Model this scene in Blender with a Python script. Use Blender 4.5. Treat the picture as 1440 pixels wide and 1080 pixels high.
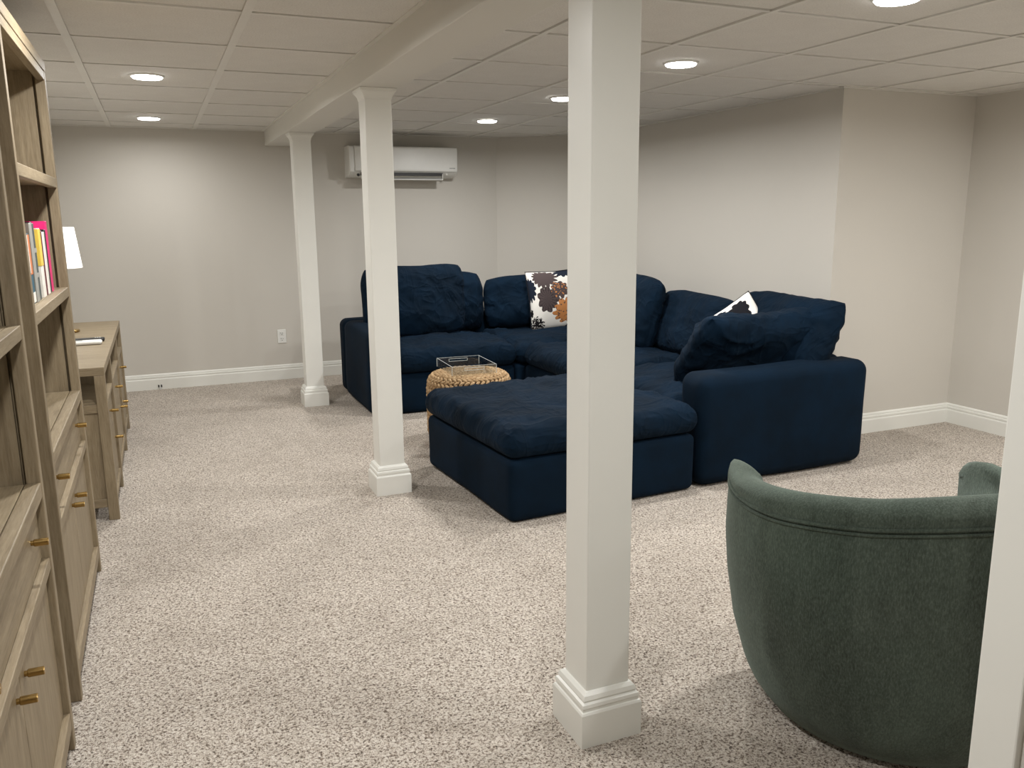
import bpy, bmesh, math, random
from mathutils import Vector, Matrix, noise
PI = math.pi
for o in list(bpy.data.objects): bpy.data.objects.remove(o)
S = bpy.context.scene; C = S.collection
random.seed(7)

# ------------------------------------------------------------------ camera, world, exposure
cam = bpy.data.cameras.new('camera'); camo = bpy.data.objects.new('camera', cam); C.objects.link(camo)
cam.sensor_width = 36.0; cam.lens = 1166.42 / 1440 * 36.0; cam.clip_start = 0.02
_fw = Vector((math.sin(.3995)*math.cos(-.2), math.cos(.3995)*math.cos(-.2), math.sin(-.2)))
_r = Vector((math.cos(.3995), -math.sin(.3995), 0)); _u = _r.cross(_fw); _c, _s = math.cos(-.0095), math.sin(-.0095)
_r2 = _c*_r + _s*_u; _u2 = -_s*_r + _c*_u
camo.matrix_world = Matrix(((_r2.x,_u2.x,-_fw.x,0),(_r2.y,_u2.y,-_fw.y,0),(_r2.z,_u2.z,-_fw.z,1.3713),(0,0,0,1)))
S.camera = camo
w = bpy.data.worlds.new('world'); S.world = w; w.use_nodes = True
w.node_tree.nodes['Background'].inputs[0].default_value = (.6,.58,.55,1); w.node_tree.nodes['Background'].inputs[1].default_value = .0
S.view_settings.view_transform = 'Standard'; S.view_settings.look = 'None'; S.view_settings.gamma = 1
S.view_settings.use_curve_mapping = False; S.view_settings.exposure = 0.12
LIGHT_W = 17.5; LIGHT_COL = (1.0, .988, .966)
S.cycles.max_bounces = 8; S.cycles.diffuse_bounces = 5; S.cycles.transparent_max_bounces = 12

# ------------------------------------------------------------------ dimensions
H = 2.0736; XL = -.73; YB = 7.30; XR = 3.69; YR = 3.831; XR2 = 4.759; YF = -1.3; XN = 1.09
BX0, BX1, BZ = .898, 1.096, 1.955

# ------------------------------------------------------------------ materials
def srgb(r, g, b):
    f = lambda c: c/12.92 if c <= .04045 else ((c+.055)/1.055)**2.4
    return (f(r/255), f(g/255), f(b/255), 1)
class NT:
    def __init__(s, name):
        s.m = bpy.data.materials.new(name); s.m.use_nodes = True; s.t = s.m.node_tree
        s.b = s.t.nodes['Principled BSDF']; s.out = s.t.nodes['Material Output']
    def n(s, typ, **kw):
        nd = s.t.nodes.new(typ)
        for k, v in kw.items():
            if k in nd.inputs: s.set(nd.inputs[k], v)
            else: setattr(nd, k, v)
        return nd
    def set(s, inp, v):
        if isinstance(v, bpy.types.NodeSocket): s.t.links.new(v, inp)
        else: inp.default_value = v
    def math(s, op, a, b=None, c=None):
        nd = s.t.nodes.new('ShaderNodeMath'); nd.operation = op
        s.set(nd.inputs[0], a)
        if b is not None: s.set(nd.inputs[1], b)
        if c is not None: s.set(nd.inputs[2], c)
        return nd.outputs[0]
    def mix(s, fac, a, b, blend='MIX'):
        nd = s.t.nodes.new('ShaderNodeMix'); nd.data_type = 'RGBA'; nd.blend_type = blend
        s.set(nd.inputs[0], fac); s.set(nd.inputs[6], a); s.set(nd.inputs[7], b); return nd.outputs[2]
    def ramp(s, fac, stops, interp='LINEAR'):
        nd = s.t.nodes.new('ShaderNodeValToRGB'); cr = nd.color_ramp; cr.interpolation = interp
        while len(cr.elements) < len(stops): cr.elements.new(.5)
        for e, (p, c) in zip(cr.elements, stops): e.position = p; e.color = c if len(c) == 4 else (*c, 1)
        s.set(nd.inputs[0], fac); return nd.outputs[0]
    def coord(s, kind='Object', scale=(1,1,1), rot=(0,0,0)):
        tc = s.t.nodes.new('ShaderNodeTexCoord'); mp = s.t.nodes.new('ShaderNodeMapping')
        mp.inputs['Scale'].default_value = scale; mp.inputs['Rotation'].default_value = rot
        s.t.links.new(tc.outputs[kind], mp.inputs[0]); return mp.outputs[0]
    def noise(s, vec, scale, detail=3, rough=.55, dist=0):
        nd = s.n('ShaderNodeTexNoise'); s.set(nd.inputs['Vector'], vec); nd.inputs['Scale'].default_value = scale
        nd.inputs['Detail'].default_value = detail; nd.inputs['Roughness'].default_value = rough; nd.inputs['Distortion'].default_value = dist
        return nd.outputs[0]
    def bump(s, h, strength, dist=.01):
        nd = s.n('ShaderNodeBump'); s.set(nd.inputs['Height'], h); nd.inputs['Strength'].default_value = strength
        nd.inputs['Distance'].default_value = dist; s.t.links.new(nd.outputs[0], s.b.inputs['Normal'])
    def fin(s, col=None, rough=.6, metal=0, spec=.5):
        if col is not None: s.set(s.b.inputs['Base Color'], col)
        s.set(s.b.inputs['Roughness'], rough); s.b.inputs['Metallic'].default_value = metal
        s.b.inputs['Specular IOR Level'].default_value = spec; return s.m
def plain(name, col, rough=.5, metal=0, var=.04, scale=30, spec=.5):
    t = NT(name); v = t.coord(); nz = t.noise(v, scale)
    d = tuple(c*(1-var) for c in col[:3]) + (1,); l = tuple(min(1, c*(1+var)) for c in col[:3]) + (1,)
    return t.fin(t.ramp(nz, [(.3, d), (.7, l)]), rough, metal, spec)
M = {}
def wall_mat(name, col):
    t = NT(name); v = t.coord(); nz = t.noise(v, 260, 2); big = t.noise(v, 1.3, 2)
    d = tuple(c*.985 for c in col[:3])+(1,); l = tuple(c*1.015 for c in col[:3])+(1,)
    t.bump(nz, .12, .002); return t.fin(t.ramp(big, [(.3, d), (.7, l)]), .62, 0, .3)
M['wall'] = wall_mat('greige_wall_paint', srgb(202,198,190))
M['trim'] = plain('white_trim_paint', srgb(228,228,222), .32, 0, .01, 6)
M['beam'] = wall_mat('beam_paint', srgb(218,216,209))
def tile_mat():
    t = NT('ceiling_tile_mineral'); v = t.coord(); n1 = t.noise(v, 150, 4, .7); n2 = t.noise(v, 9, 3)
    c = t.ramp(n1, [(.25, srgb(202,199,194)), (.5, srgb(222,220,215)), (.8, srgb(230,228,224))])
    c = t.mix(.12, c, t.ramp(n2, [(.3, srgb(200,196,190)), (.7, srgb(234,231,226))]))
    t.bump(n1, .35, .004); return t.fin(c, .9, 0, .1)
M['tile'] = tile_mat()
M['runner'] = plain('ceiling_grid_metal', srgb(220,218,212), .45, 0, .02, 8)
M['slab'] = plain('ceiling_void', srgb(70,66,60), .9)
def carpet():
    t = NT('speckled_carpet'); v = t.coord()
    vo = t.n('ShaderNodeTexVoronoi', feature='F1'); t.set(vo.inputs['Vector'], v); vo.inputs['Scale'].default_value = 170
    wn = t.n('ShaderNodeSeparateColor'); t.t.links.new(vo.outputs['Color'], wn.inputs[0])
    n1 = t.noise(v, 135, 3, .7, .8); n2 = t.noise(v, 330, 2, .6)
    f = t.math('ADD', t.math('MULTIPLY', n1, .72), t.math('ADD', t.math('MULTIPLY', wn.outputs[0], .10), t.math('MULTIPLY', n2, .18)))
    c = t.ramp(f, [(.36, srgb(60,49,40)), (.43, srgb(138,121,105)), (.485, srgb(205,193,179)), (.57, srgb(233,224,213)), (.72, srgb(247,241,233))])
    big = t.noise(v, 1.5, 3, .55, .4); med = t.noise(v, 7, 2)
    c = t.mix(1.0, c, t.ramp(t.math('ADD', t.math('MULTIPLY', big, .7), t.math('MULTIPLY', med, .3)), [(.36, (.84,.83,.815)), (.52, (.96,.957,.95)), (.68, (1,1,1))]), 'MULTIPLY')
    h = t.math('ADD', n1, t.math('MULTIPLY', n2, .5))
    t.bump(h, .9, .012); t.b.inputs['Sheen Weight'].default_value = .15
    return t.fin(c, .95, 0, .1)
M['carpet'] = carpet()
def wood(name, along, dark=1.0):
    t = NT(name); sc = {'x': (2.2,26,26), 'y': (26,2.2,26), 'z': (26,26,2.2)}[along]
    v = t.coord('Object', sc); n1 = t.noise(v, 1.6, 6, .62, .8); v2 = t.coord('Object', tuple(s*4 for s in sc)); n2 = t.noise(v2, 2.4, 3, .6)
    k = lambda a, b, c: tuple(x*dark for x in srgb(a,b,c)[:3])+(1,)
    c = t.ramp(n1, [(.25, k(112,98,76)), (.48, k(136,121,96)), (.62, k(147,132,106)), (.8, k(160,145,120))])
    c = t.mix(.22, c, t.ramp(n2, [(.35, k(98,84,65)), (.65, k(158,146,127))]))
    t.bump(n2, .12, .002); return t.fin(c, .5, 0, .35)
M['wood_x'] = wood('greywashed_oak_x', 'x'); M['wood_y'] = wood('greywashed_oak_y', 'y'); M['wood_z'] = wood('greywashed_oak_z', 'z')
M['brass'] = plain('brushed_brass', srgb(172,142,88), .27, 1, .05, 60)
def fabric(name, dk, lt, wscale, rough=.9, sheen=.2, mott=5, bstr=.25, folds=False):
    t = NT(name); v = t.coord(); n1 = t.noise(v, mott, 4, .6); n2 = t.noise(v, wscale, 2, .6)
    c = t.ramp(n1, [(.3, dk), (.7, lt)]); c = t.mix(.35, c, t.ramp(n2, [(.35, dk), (.68, lt)]))
    if folds:
        fa = t.noise(t.coord('Object', (1,2.2,1.5), (.3,.2,.6)), 3.6, 2, .45, 1.2); fb = t.noise(t.coord('Object', (2.4,1,1.2), (.1,.5,-.5)), 3.2, 2, .45, 1.1)
        rd = lambda q: t.math('POWER', t.math('SUBTRACT', 1.0, t.math('ABSOLUTE', t.math('MULTIPLY', t.math('SUBTRACT', q, .5), 3.2))), 3.0)
        hgt = t.math('ADD', t.math('ADD', rd(fa), t.math('MULTIPLY', rd(fb), .8)), t.math('MULTIPLY', n2, .04)); t.bump(hgt, .42, .014)
    else: t.bump(n2, bstr, .002)
    t.b.inputs['Sheen Weight'].default_value = sheen; t.b.inputs['Sheen Roughness'].default_value = .5
    t.b.inputs['Sheen Tint'].default_value = (*[min(1, 3*x) for x in lt[:3]], 1)
    return t.fin(c, rough, 0, .15)
M['navy'] = fabric('navy_slipcover', srgb(1,13,24), srgb(3,27,46), 600, .92, .03, 4, folds=True)
M['navy_flat'] = fabric('navy_slipcover_flat', srgb(1,13,24), srgb(3,27,46), 600, .92, .03, 4)
def chenille():
    t = NT('green_chenille'); v = t.coord('Object', (1,1,.35)); v1 = t.coord()
    n1 = t.noise(v, 9, 4, .65, .5); n2 = t.noise(v, 260, 3, .7); n3 = t.noise(v1, 2.2, 3)
    c = t.ramp(n2, [(.34, srgb(30,37,32)), (.5, srgb(66,76,68)), (.68, srgb(100,111,101))])
    c = t.mix(.45, c, t.ramp(n1, [(.34, srgb(40,48,42)), (.66, srgb(88,99,90))]))
    c = t.mix(.25, c, t.ramp(n3, [(.35, srgb(62,60,54)), (.65, srgb(78,92,82))]))
    t.bump(n2, .4, .003); t.b.inputs['Sheen Weight'].default_value = .25; t.b.inputs['Sheen Tint'].default_value = (.55,.65,.58,1)
    return t.fin(c, .88, 0, .15)
M['green'] = chenille()
M['black'] = plain('matte_black', srgb(22,21,20), .5)
M['white_plastic'] = plain('white_plastic', srgb(226,226,222), .35, 0, .01)
M['grey_plastic'] = plain('grey_plastic', srgb(140,142,140), .4)
M['dark_grey'] = plain('dark_grey_plastic', srgb(52,52,54), .4)
def emis(name, col, s):
    t = NT(name); t.b.inputs['Emission Color'].default_value = col; t.b.inputs['Emission Strength'].default_value = s
    return t.fin((.9,.9,.88,1), .4)
M['lens'] = emis('lit_led_lens', (1,.985,.96,1), 14)
M['shade'] = emis('lit_linen_shade', (1,.965,.91,1), .95)
def seagrass():
    t = NT('woven_seagrass'); v = t.coord(); n1 = t.noise(v, 45, 4, .65); n2 = t.noise(v, 260, 2, .6)
    c = t.ramp(n1, [(.28, srgb(110,84,56)), (.5, srgb(158,129,94)), (.72, srgb(204,180,146))])
    c = t.mix(.3, c, t.ramp(n2, [(.3, srgb(120,82,46)), (.7, srgb(226,198,156))])); t.bump(n2, .4, .003)
    return t.fin(c, .8, 0, .2)
M['seagrass'] = seagrass(); M['seagrass_core'] = plain('seagrass_core', srgb(84,56,30), .9)
def acrylic():
    t = NT('clear_acrylic'); t.b.inputs['Base Color'].default_value = (.97,.98,.98,1); t.b.inputs['Roughness'].default_value = .03
    t.b.inputs['IOR'].default_value = 1.49
    tr = t.n('ShaderNodeBsdfTransparent'); tr.inputs[0].default_value = (.97,.98,.98,1)
    gl = t.n('ShaderNodeBsdfGlossy'); gl.inputs['Roughness'].default_value = .03; gl.inputs[0].default_value = (1,1,1,1)
    lw = t.n('ShaderNodeLayerWeight'); fac = t.math('ADD', .03, t.math('MULTIPLY', t.math('POWER', lw.outputs['Facing'], 4.0), .35))
    mx = t.n('ShaderNodeMixShader'); t.t.links.new(fac, mx.inputs[0]); t.t.links.new(tr.outputs[0], mx.inputs[1]); t.t.links.new(gl.outputs[0], mx.inputs[2])
    t.t.links.new(mx.outputs[0], t.out.inputs[0]); return t.m
M['acrylic'] = acrylic()
M['acrylic_edge'] = plain('polished_acrylic_edge', srgb(205,212,212), .25, 0, .01)
def cover(name, col, rough=.45): return plain(name, col, rough, 0, .05, 40)
def floral(shift=0.0):
    # flat print on the cloth: petalled blooms in navy, brown and rust on white
    t = NT('floral_print_cotton'); tc = t.n('ShaderNodeTexCoord'); uv = tc.outputs['UV']
    sp = t.n('ShaderNodeSeparateXYZ'); t.t.links.new(uv, sp.inputs[0]); X, Y = sp.outputs[0], sp.outputs[1]
    nz = t.noise(uv, 14, 2, .5); nf = t.noise(uv, 60, 2, .6); col = srgb(236,233,226)
    vo = t.n('ShaderNodeTexVoronoi'); t.set(vo.inputs['Vector'], uv); vo.inputs['Scale'].default_value = 38
    speck = t.math('LESS_THAN', vo.outputs['Distance'], .36)
    navy, brown, rust, ink = srgb(30,38,52), srgb(78,68,68), srgb(190,128,76), srgb(26,24,26)
    #           x    y    r    petals  colour, inner
    blooms = [(.07,.63,.15,13,navy,navy),(.35,.79,.17,15,brown,brown),(.60,.90,.12,11,rust if shift else navy,brown if shift else ink),(.36,.50,.14,9,brown,ink),
              (.52,.60,.10,9,brown,rust),(.59,.34,.17,12,rust,brown),(.15,.15,.17,14,ink,navy),(.62,.08,.07,8,navy,ink),(.92,.66,.14,9,ink,navy),(.05,.36,.05,7,ink,ink),(.78,.20,.13,9,brown,navy),(.82,.44,.08,7,navy,navy)]
    for i, (x, y, r, k, ca, cb) in enumerate(blooms):
        dx = t.math('SUBTRACT', X, (x+shift) % 1.0); dy = t.math('SUBTRACT', Y, y)
        d = t.math('SQRT', t.math('ADD', t.math('MULTIPLY', dx, dx), t.math('MULTIPLY', dy, dy)))
        a = t.math('ARCTAN2', dy, dx)
        rr = t.math('ADD', t.math('MULTIPLY', t.math('ABSOLUTE', t.math('COSINE', t.math('MULTIPLY', a, k/2))), .24*r), t.math('ADD', r*.62, t.math('MULTIPLY', nz, .34*r)))
        q = t.math('DIVIDE', d, rr); mask = t.math('LESS_THAN', q, 1.0)
        lines = t.math('GREATER_THAN', t.math('SINE', t.math('ADD', t.math('MULTIPLY', a, float(k*2)), t.math('MULTIPLY', nf, 9.0))), .55)
        inner = t.mix(t.math('MULTIPLY', speck, .9) if i in (4, 5, 6) or (shift and i == 2) else t.math('MULTIPLY', lines, .55), ca, srgb(236,233,226) if i == 6 else cb)
        col = t.mix(mask, col, inner)
    t.bump(t.noise(uv, 400, 2), .15, .001); return t.fin(col, .85, 0, .15)
M['floral'] = floral(); M['floral_b'] = floral(.37)
M['piping'] = fabric('black_piping_cloth', srgb(20,22,28), srgb(34,36,42), 500)
M['pillow_back'] = fabric('pale_grey_cotton', srgb(176,174,166), srgb(200,198,190), 500)

# ------------------------------------------------------------------ builders
def wloc(o):
    v = Vector((0,0,0))
    while o is not None: v = v + o.location; o = o.parent
    return v
def obj(name, bm, mat, parent=None, smooth=False):
    me = bpy.data.meshes.new(name); bm.to_mesh(me); bm.free()
    if parent is not None: me.transform(Matrix.Translation(-wloc(parent)))
    me.materials.append(mat)
    if smooth:
        for p in me.polygons: p.use_smooth = True
    o = bpy.data.objects.new(name, me); C.objects.link(o)
    if parent is not None: o.parent = parent
    return o
def tag(o, label, cat=None, group=None):
    o['label'] = label
    if cat: o['category'] = cat
    if group: o['group'] = group
    return o
def thing(name, label, cat, loc, group=None):
    o = bpy.data.objects.new(name, None); C.objects.link(o); o.location = loc; o.empty_display_size = .1
    return tag(o, label, cat, group)
def struct(name, bm, mat, label, cat=None, parent=None):
    o = obj(name, bm, mat, parent); o['kind'] = 'structure'
    o['label'] = label
    if parent is None: o['category'] = cat or name.split('_')[0]
    return o
def BM(): return bmesh.new()
def box(bm, x0, x1, y0, y1, z0, z1, bev=0, seg=2):
    vs = [bm.verts.new((x, y, z)) for x in (x0, x1) for y in (y0, y1) for z in (z0, z1)]
    fs = [bm.faces.new([vs[i] for i in q]) for q in ((0,1,3,2),(4,6,7,5),(0,4,5,1),(2,3,7,6),(0,2,6,4),(1,5,7,3))]
    if bev > 0:
        es = set(e for f in fs for e in f.edges)
        bmesh.ops.bevel(bm, geom=list(es), offset=bev, segments=seg, affect='EDGES', profile=.5)
    return bm
def bx(*a, **k): return box(BM(), *a, **k)
def prism(bm, poly, z0, z1):
    a = [bm.verts.new((x, y, z0)) for x, y in poly]; b = [bm.verts.new((x, y, z1)) for x, y in poly]; n = len(poly)
    for i in range(n): bm.faces.new((a[i], a[(i+1) % n], b[(i+1) % n], b[i]))
    bm.faces.new(a[::-1]); bm.faces.new(b); bmesh.ops.recalc_face_normals(bm, faces=bm.faces); return bm
def rings(bm, rs, cap0=True, cap1=True, closed=False):
    rows = [[bm.verts.new(p) for p in r] for r in rs]; n = len(rs[0]); m = len(rows)
    for j in range(m if closed else m-1):
        for i in range(n):
            bm.faces.new((rows[j][i], rows[j][(i+1) % n], rows[(j+1) % m][(i+1) % n], rows[(j+1) % m][i]))
    if not closed:
        if cap0: bm.faces.new(rows[0][::-1])
        if cap1: bm.faces.new(rows[-1])
    bmesh.ops.recalc_face_normals(bm, faces=bm.faces); return bm
def lathe(bm, prof, cx, cy, seg=32, **k):
    return rings(bm, [[(cx+r*math.cos(2*PI*i/seg), cy+r*math.sin(2*PI*i/seg), z) for i in range(seg)] for r, z in prof], **k)
def tube(bm, pts, rad, seg=8, closed=False):
    pts = [Vector(p) for p in pts]; n = len(pts); rs = []
    rad = rad if isinstance(rad, (list, tuple)) else [rad]*n
    for i, p in enumerate(pts):
        d = (pts[(i+1) % n]-pts[i-1]) if closed else (pts[min(i+1, n-1)]-pts[max(i-1, 0)])
        d.normalize(); up = Vector((0,0,1)) if abs(d.z) < .95 else Vector((1,0,0))
        a = d.cross(up).normalized(); b = d.cross(a)
        rs.append([p + rad[i]*(math.cos(2*PI*k/seg)*a + math.sin(2*PI*k/seg)*b) for k in range(seg)])
    return rings(bm, rs, closed=closed)
def profile_ring(bm, prof, x0, x1, y0, y1):
    # mitred moulding round a rectangle; prof = (outset, z)
    return rings(bm, [[(x0-o, y0-o, z), (x1+o, y0-o, z), (x1+o, y1+o, z), (x0-o, y1+o, z)] for o, z in prof])
def softbox(x0, x1, y0, y1, z0, z1, r, n=10, amp=.004, seed=0, puff=0.0, fr=3.0):
    bm = BM(); cx, cy, cz = (x0+x1)/2, (y0+y1)/2, (z0+z1)/2; hx, hy, hz = (x1-x0)/2, (y1-y0)/2, (z1-z0)/2
    bmesh.ops.create_cube(bm, size=2)
    bmesh.ops.subdivide_edges(bm, edges=list(bm.edges), cuts=n, use_grid_fill=True)
    rr = min(r, hx*.99, hy*.99, hz*.99)
    def remap(u, h):     # denser near the edges
        k = rr/h; a = abs(u)
        t = .62
        v = a/t*(1-k) if a < t else (1-k) + (a-t)/(1-t)*k
        return math.copysign(v*h, u)
    for v in bm.verts:
        p = Vector((remap(v.co.x, hx), remap(v.co.y, hy), remap(v.co.z, hz)))
        c = Vector((max(-hx+rr, min(hx-rr, p.x)), max(-hy+rr, min(hy-rr, p.y)), max(-hz+rr, min(hz-rr, p.z))))
        d = p - c
        if d.length > 1e-9: p = c + d.normalized()*rr
        q = p + Vector((seed*3.1, seed*1.7, seed*.9))
        nn = Vector((noise.noise(q*fr), noise.noise(q*fr+Vector((9,0,0))), noise.noise(q*fr+Vector((0,9,0)))))
        p = p + nn*amp
        if puff:
            u, w_ = p.x/hx, p.y/hy
            if p.z > 0: p.z += puff*max(0, 1-u*u)*max(0, 1-w_*w_)
        v.co = p + Vector((cx, cy, cz))
    return bm
def ridged(p): return 1-abs(noise.noise(p))*2
def crease(p, seed):
    # soft drape folds: warped, stretched ridges in two directions
    q = p + .10*noise.noise_vector(p*4+Vector((seed, 0, 0)))
    a = ridged(Vector((q.x*9+q.z*4, q.y*2.2+q.z*1.5, seed*1.7)))
    b = ridged(Vector((q.x*2.4-q.z*2.0, q.y*8+q.z*6, seed*2.9+4)))
    m = .5+.9*noise.noise(p*2.3+Vector((0, seed, 3)))
    return max(0, a)**4*max(0, m) + max(0, b)**4*max(0, 1-m)*.8
def pillow(w, h, t, seed, mat4, nx=60, nz=48, wr=.010, corner=.06, sag=.0, ex=3.2, dip=0.0, pk=.008, uv=False, belly=0.15, fold=0.0, rnd=.155):
    """stuffed cushion standing in local xz, thickness along y"""
    bm = BM(); uvl = bm.loops.layers.uv.new('UVMap') if uv else None
    so = Vector((seed*7.3, seed*3.7, seed*5.1)); grids = []
    def pt(i, j, side):
        a, b = -1+2*i/nx, -1+2*j/nz
        u = math.copysign(1-(1-abs(a))**1.7, a); v = math.copysign(1-(1-abs(b))**1.7, b)
        e = max(0, (1-abs(u)**ex))*max(0, (1-abs(v)**ex)); th = t/2*e**.5
        th *= 1 - belly*v                                    # fuller low down
        # outline: edges bow in between the corners
        x = w/2*u*(1-corner*(1-v*v)*abs(u)) ; z = h/2*v*(1-corner*(1-u*u)*abs(v))
        # round the corners
        cr = max(0, abs(u)+abs(v)-1.28); x -= math.copysign(cr*cr*min(w,h)*rnd, u); z -= math.copysign(cr*cr*min(w,h)*rnd, v)
        z -= dip*max(0, v)*(1-u*u) + sag*(u*u)*max(0, v)
        q = Vector((x*3.2, side*2.0, z*3.2)) + so
        de = min(1-abs(u), 1-abs(v))
        q2 = Vector((x*2.2+z*2.6, side*1.3+z*1.4, z*1.6-x*1.5)) + so*1.3
        wri = wr*(noise.noise(q)*1.1 + .65*ridged(q2*1.6)**3 + .35*noise.noise(q*2.7))
        along = x if (1-abs(v)) < (1-abs(u)) else z
        puck = pk*math.sin(along*58 + 5*noise.noise(q*1.4))*math.exp(-(max(de, 0)/.13))*min(1, de/.02)
        f = fold*max(0, noise.noise(Vector((x*5, z*2.1, seed)))+.1)*e
        y = side*(th + (wri + f + wr*1.3*crease(Vector((x, side*.3, z)), seed+side*.37))*min(1, e*2.2) + puck)
        x += noise.noise(q*.8+Vector((5,5,5)))*wr*1.2; z += noise.noise(q*.8+Vector((1,8,3)))*wr*1.2
        return Vector((x, y, z))
    fr = [[None]*(nz+1) for _ in range(nx+1)]; bk = [[None]*(nz+1) for _ in range(nx+1)]
    for i in range(nx+1):
        for j in range(nz+1):
            edge = i in (0, nx) or j in (0, nz)
            p = pt(i, j, -1)
            if edge: p.y = 0
            fr[i][j] = bm.verts.new(mat4 @ p)
            bk[i][j] = fr[i][j] if edge else bm.verts.new(mat4 @ pt(i, j, 1))
    for g, s in ((fr, 0), (bk, 1)):
        for i in range(nx):
            for j in range(nz):
                q = [(i, j), (i+1, j), (i+1, j+1), (i, j+1)]
                if s: q = q[::-1]
                try: f = bm.faces.new([g[a][b] for a, b in q])
                except ValueError: continue
                if uv:
                    for l, (a, b) in zip(f.loops, q): l[uvl].uv = ((a/nx), b/nz)
                    f.material_index = s
    return bm, fr
def T(loc, rx=0, ry=0, rz=0):
    return Matrix.Translation(loc) @ Matrix.Rotation(math.radians(rz), 4, 'Z') @ Matrix.Rotation(math.radians(rx), 4, 'X') @ Matrix.Rotation(math.radians(ry), 4, 'Y')
def copy_tree(o, parent=None):
    c = o.copy(); C.objects.link(c)
    if parent is not None: c.parent = parent
    for ch in list(o.children): copy_tree(ch, c)
    return c

# ------------------------------------------------------------------ the room
struct('floor', bx(XL-.1, XR2+.1, YF-.1, YB+.1, -.1, 0), M['carpet'], 'speckled beige and brown loop pile carpet covering the floor')
struct('wall_left', bx(XL-.1, XL, YF-.1, YB+.1, 0, H+.1), M['wall'], 'greige painted wall behind the bookcases')
struct('wall_back', bx(XL, 3.75, YB, YB+.1, 0, H+.1), M['wall'], 'far greige wall carrying the air conditioner and the outlet')
CH = [(2.944, YB), (XR, 6.80)]
_d = (Vector(CH[1])-Vector(CH[0])).normalized(); _n = Vector((-_d.y, _d.x))
struct('wall_corner', prism(BM(), [CH[0], CH[1], tuple(Vector(CH[1])+_n*.3), tuple(Vector(CH[0])+_n*.3)], 0, H+.1), M['wall'], 'angled greige wall across the far right corner')
struct('wall_right', bx(XR, XR+.12, YR, 7.05, 0, H+.1), M['wall'], 'greige wall behind the right run of the sofa')
struct('wall_recess', bx(XR+.12, XR2+.1, YR, YR+.1, 0, H+.1), M['wall'], 'short lit greige wall facing the camera right of the sofa')
struct('wall_far_right', bx(XR2, XR2+.1, YF, YR, 0, H+.1), M['wall'], 'greige wall at the right edge of the photo')
struct('wall_front', bx(XL, XR2+.1, YF-.1, YF, 0, H+.1), M['wall'], 'greige wall behind the camera')
struct('wall_near_right', bx(XN+.012, XN+.16, YF, .715, 0, H), M['wall'], 'end of a partition wall at the right edge beside the green chair')
t1 = struct('trim_1', bx(XN, XN+.172, .708, .78, 0, H, bev=.003), M['trim'], 'white casing on the end of the partition at the right edge', 'trim')

# baseboards: stepped moulded profile (distance from the wall, height)
BP = [(0, 0), (.017, 0), (.017, .082), (.015, .088), (.0125, .0895), (.0125, .097), (.015, .099), (.0135, .108), (.009, .1105), (.009, .114), (.0105, .1155), (.008, .123), (.003, .128), (0, .128)]
def base(name, a, b, nrm, label):
    a, b, nrm = Vector(a), Vector(b), Vector(nrm)
    bm = BM(); rs = []
    for p in (a, b): rs.append([(p.x+nrm.x*o, p.y+nrm.y*o, z) for o, z in BP])
    rings(bm, rs); return struct(name, bm, M['trim'], label, 'baseboard')
base('baseboard_back', (XL, YB), (2.96, YB), (0,-1), 'white moulded baseboard along the far wall')
base('baseboard_left', (XL, YF), (XL, YB), (1,0), 'white moulded baseboard behind the bookcases')
base('baseboard_corner', CH[0], CH[1], (-_n.x, -_n.y), 'white moulded baseboard under the angled wall')
base('baseboard_right', (XR, YR-.0), (XR, 6.81), (-1,0), 'white moulded baseboard behind the sofa')
base('baseboard_recess', (XR-.017, YR), (XR2, YR), (0,-1), 'white moulded baseboard right of the sofa arm')
base('baseboard_far_right', (XR2, YF), (XR2, YR), (-1,0), 'white moulded baseboard at the right edge of the photo')

# ceiling: slab, tiles, grid runners, soffit beam
ceil = struct('ceiling', bx(XL-.1, XR2+.1, YF-.1, YB+.1, H+.02, H+.1), M['slab'], 'suspended ceiling of square mineral tiles on a white grid')
TS = .6096; SYL = .6258; SYR = .6219
cache = {}
def tile(x0, x1, y0, y1):
    g = .0145; w_, d_ = round(x1-x0-2*g, 3), round(y1-y0-2*g, 3)
    if w_ < .02 or d_ < .02: return
    k = (w_, d_)
    if k not in cache:
        me = bpy.data.meshes.new('ceiling_tile'); bm = bx(-w_/2, w_/2, -d_/2, d_/2, 0, .014, bev=.0025, seg=1)
        bm.to_mesh(me); bm.free(); me.materials.append(M['tile']); cache[k] = me
    o = bpy.data.objects.new('ceiling_tile', cache[k]); C.objects.link(o); o.parent = ceil
    o.location = ((x0+x1)/2, (y0+y1)/2, H+random.uniform(-.0008, .0012))
def strip(x0, x1, y0, y1, dz=0): obj('grid_runner', bx(x0, x1, y0, y1, H-.004-dz, H+.016), M['runner'], ceil)
def grid(x0, x1, y0, y1, gx, gy, sx, sy, xfun=None):
    xs = [x0] + [v for v in [gx+sx*k for k in range(-12, 14)] if x0+.02 < v < x1-.02] + [x1]
    ys = [y0] + [v for v in [gy+sy*k for k in range(-14, 14)] if y0+.02 < v < y1-.02] + [y1]
    for a, b in zip(xs, xs[1:]):
        for c, d in zip(ys, ys[1:]):
            if xfun is None: tile(a, b, c, d)
            else:
                for r in xfun(a, b, c, d): tile(*r)
    return xs, ys
xs, ys = grid(XL, BX0, YF, YB, -.25, 3.8171, TS, SYL)
for x in xs[1:-1]: strip(x-.0155, x+.0155, YF, YB, .0015)
for y in ys[1:-1]: strip(XL, BX0, y-.010, y+.010)
strip(BX0-.02, BX0, YF, YB, .001); strip(XL, XL+.02, YF, YB, .001); strip(XL, BX0, YB-.02, YB, .002)
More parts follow.
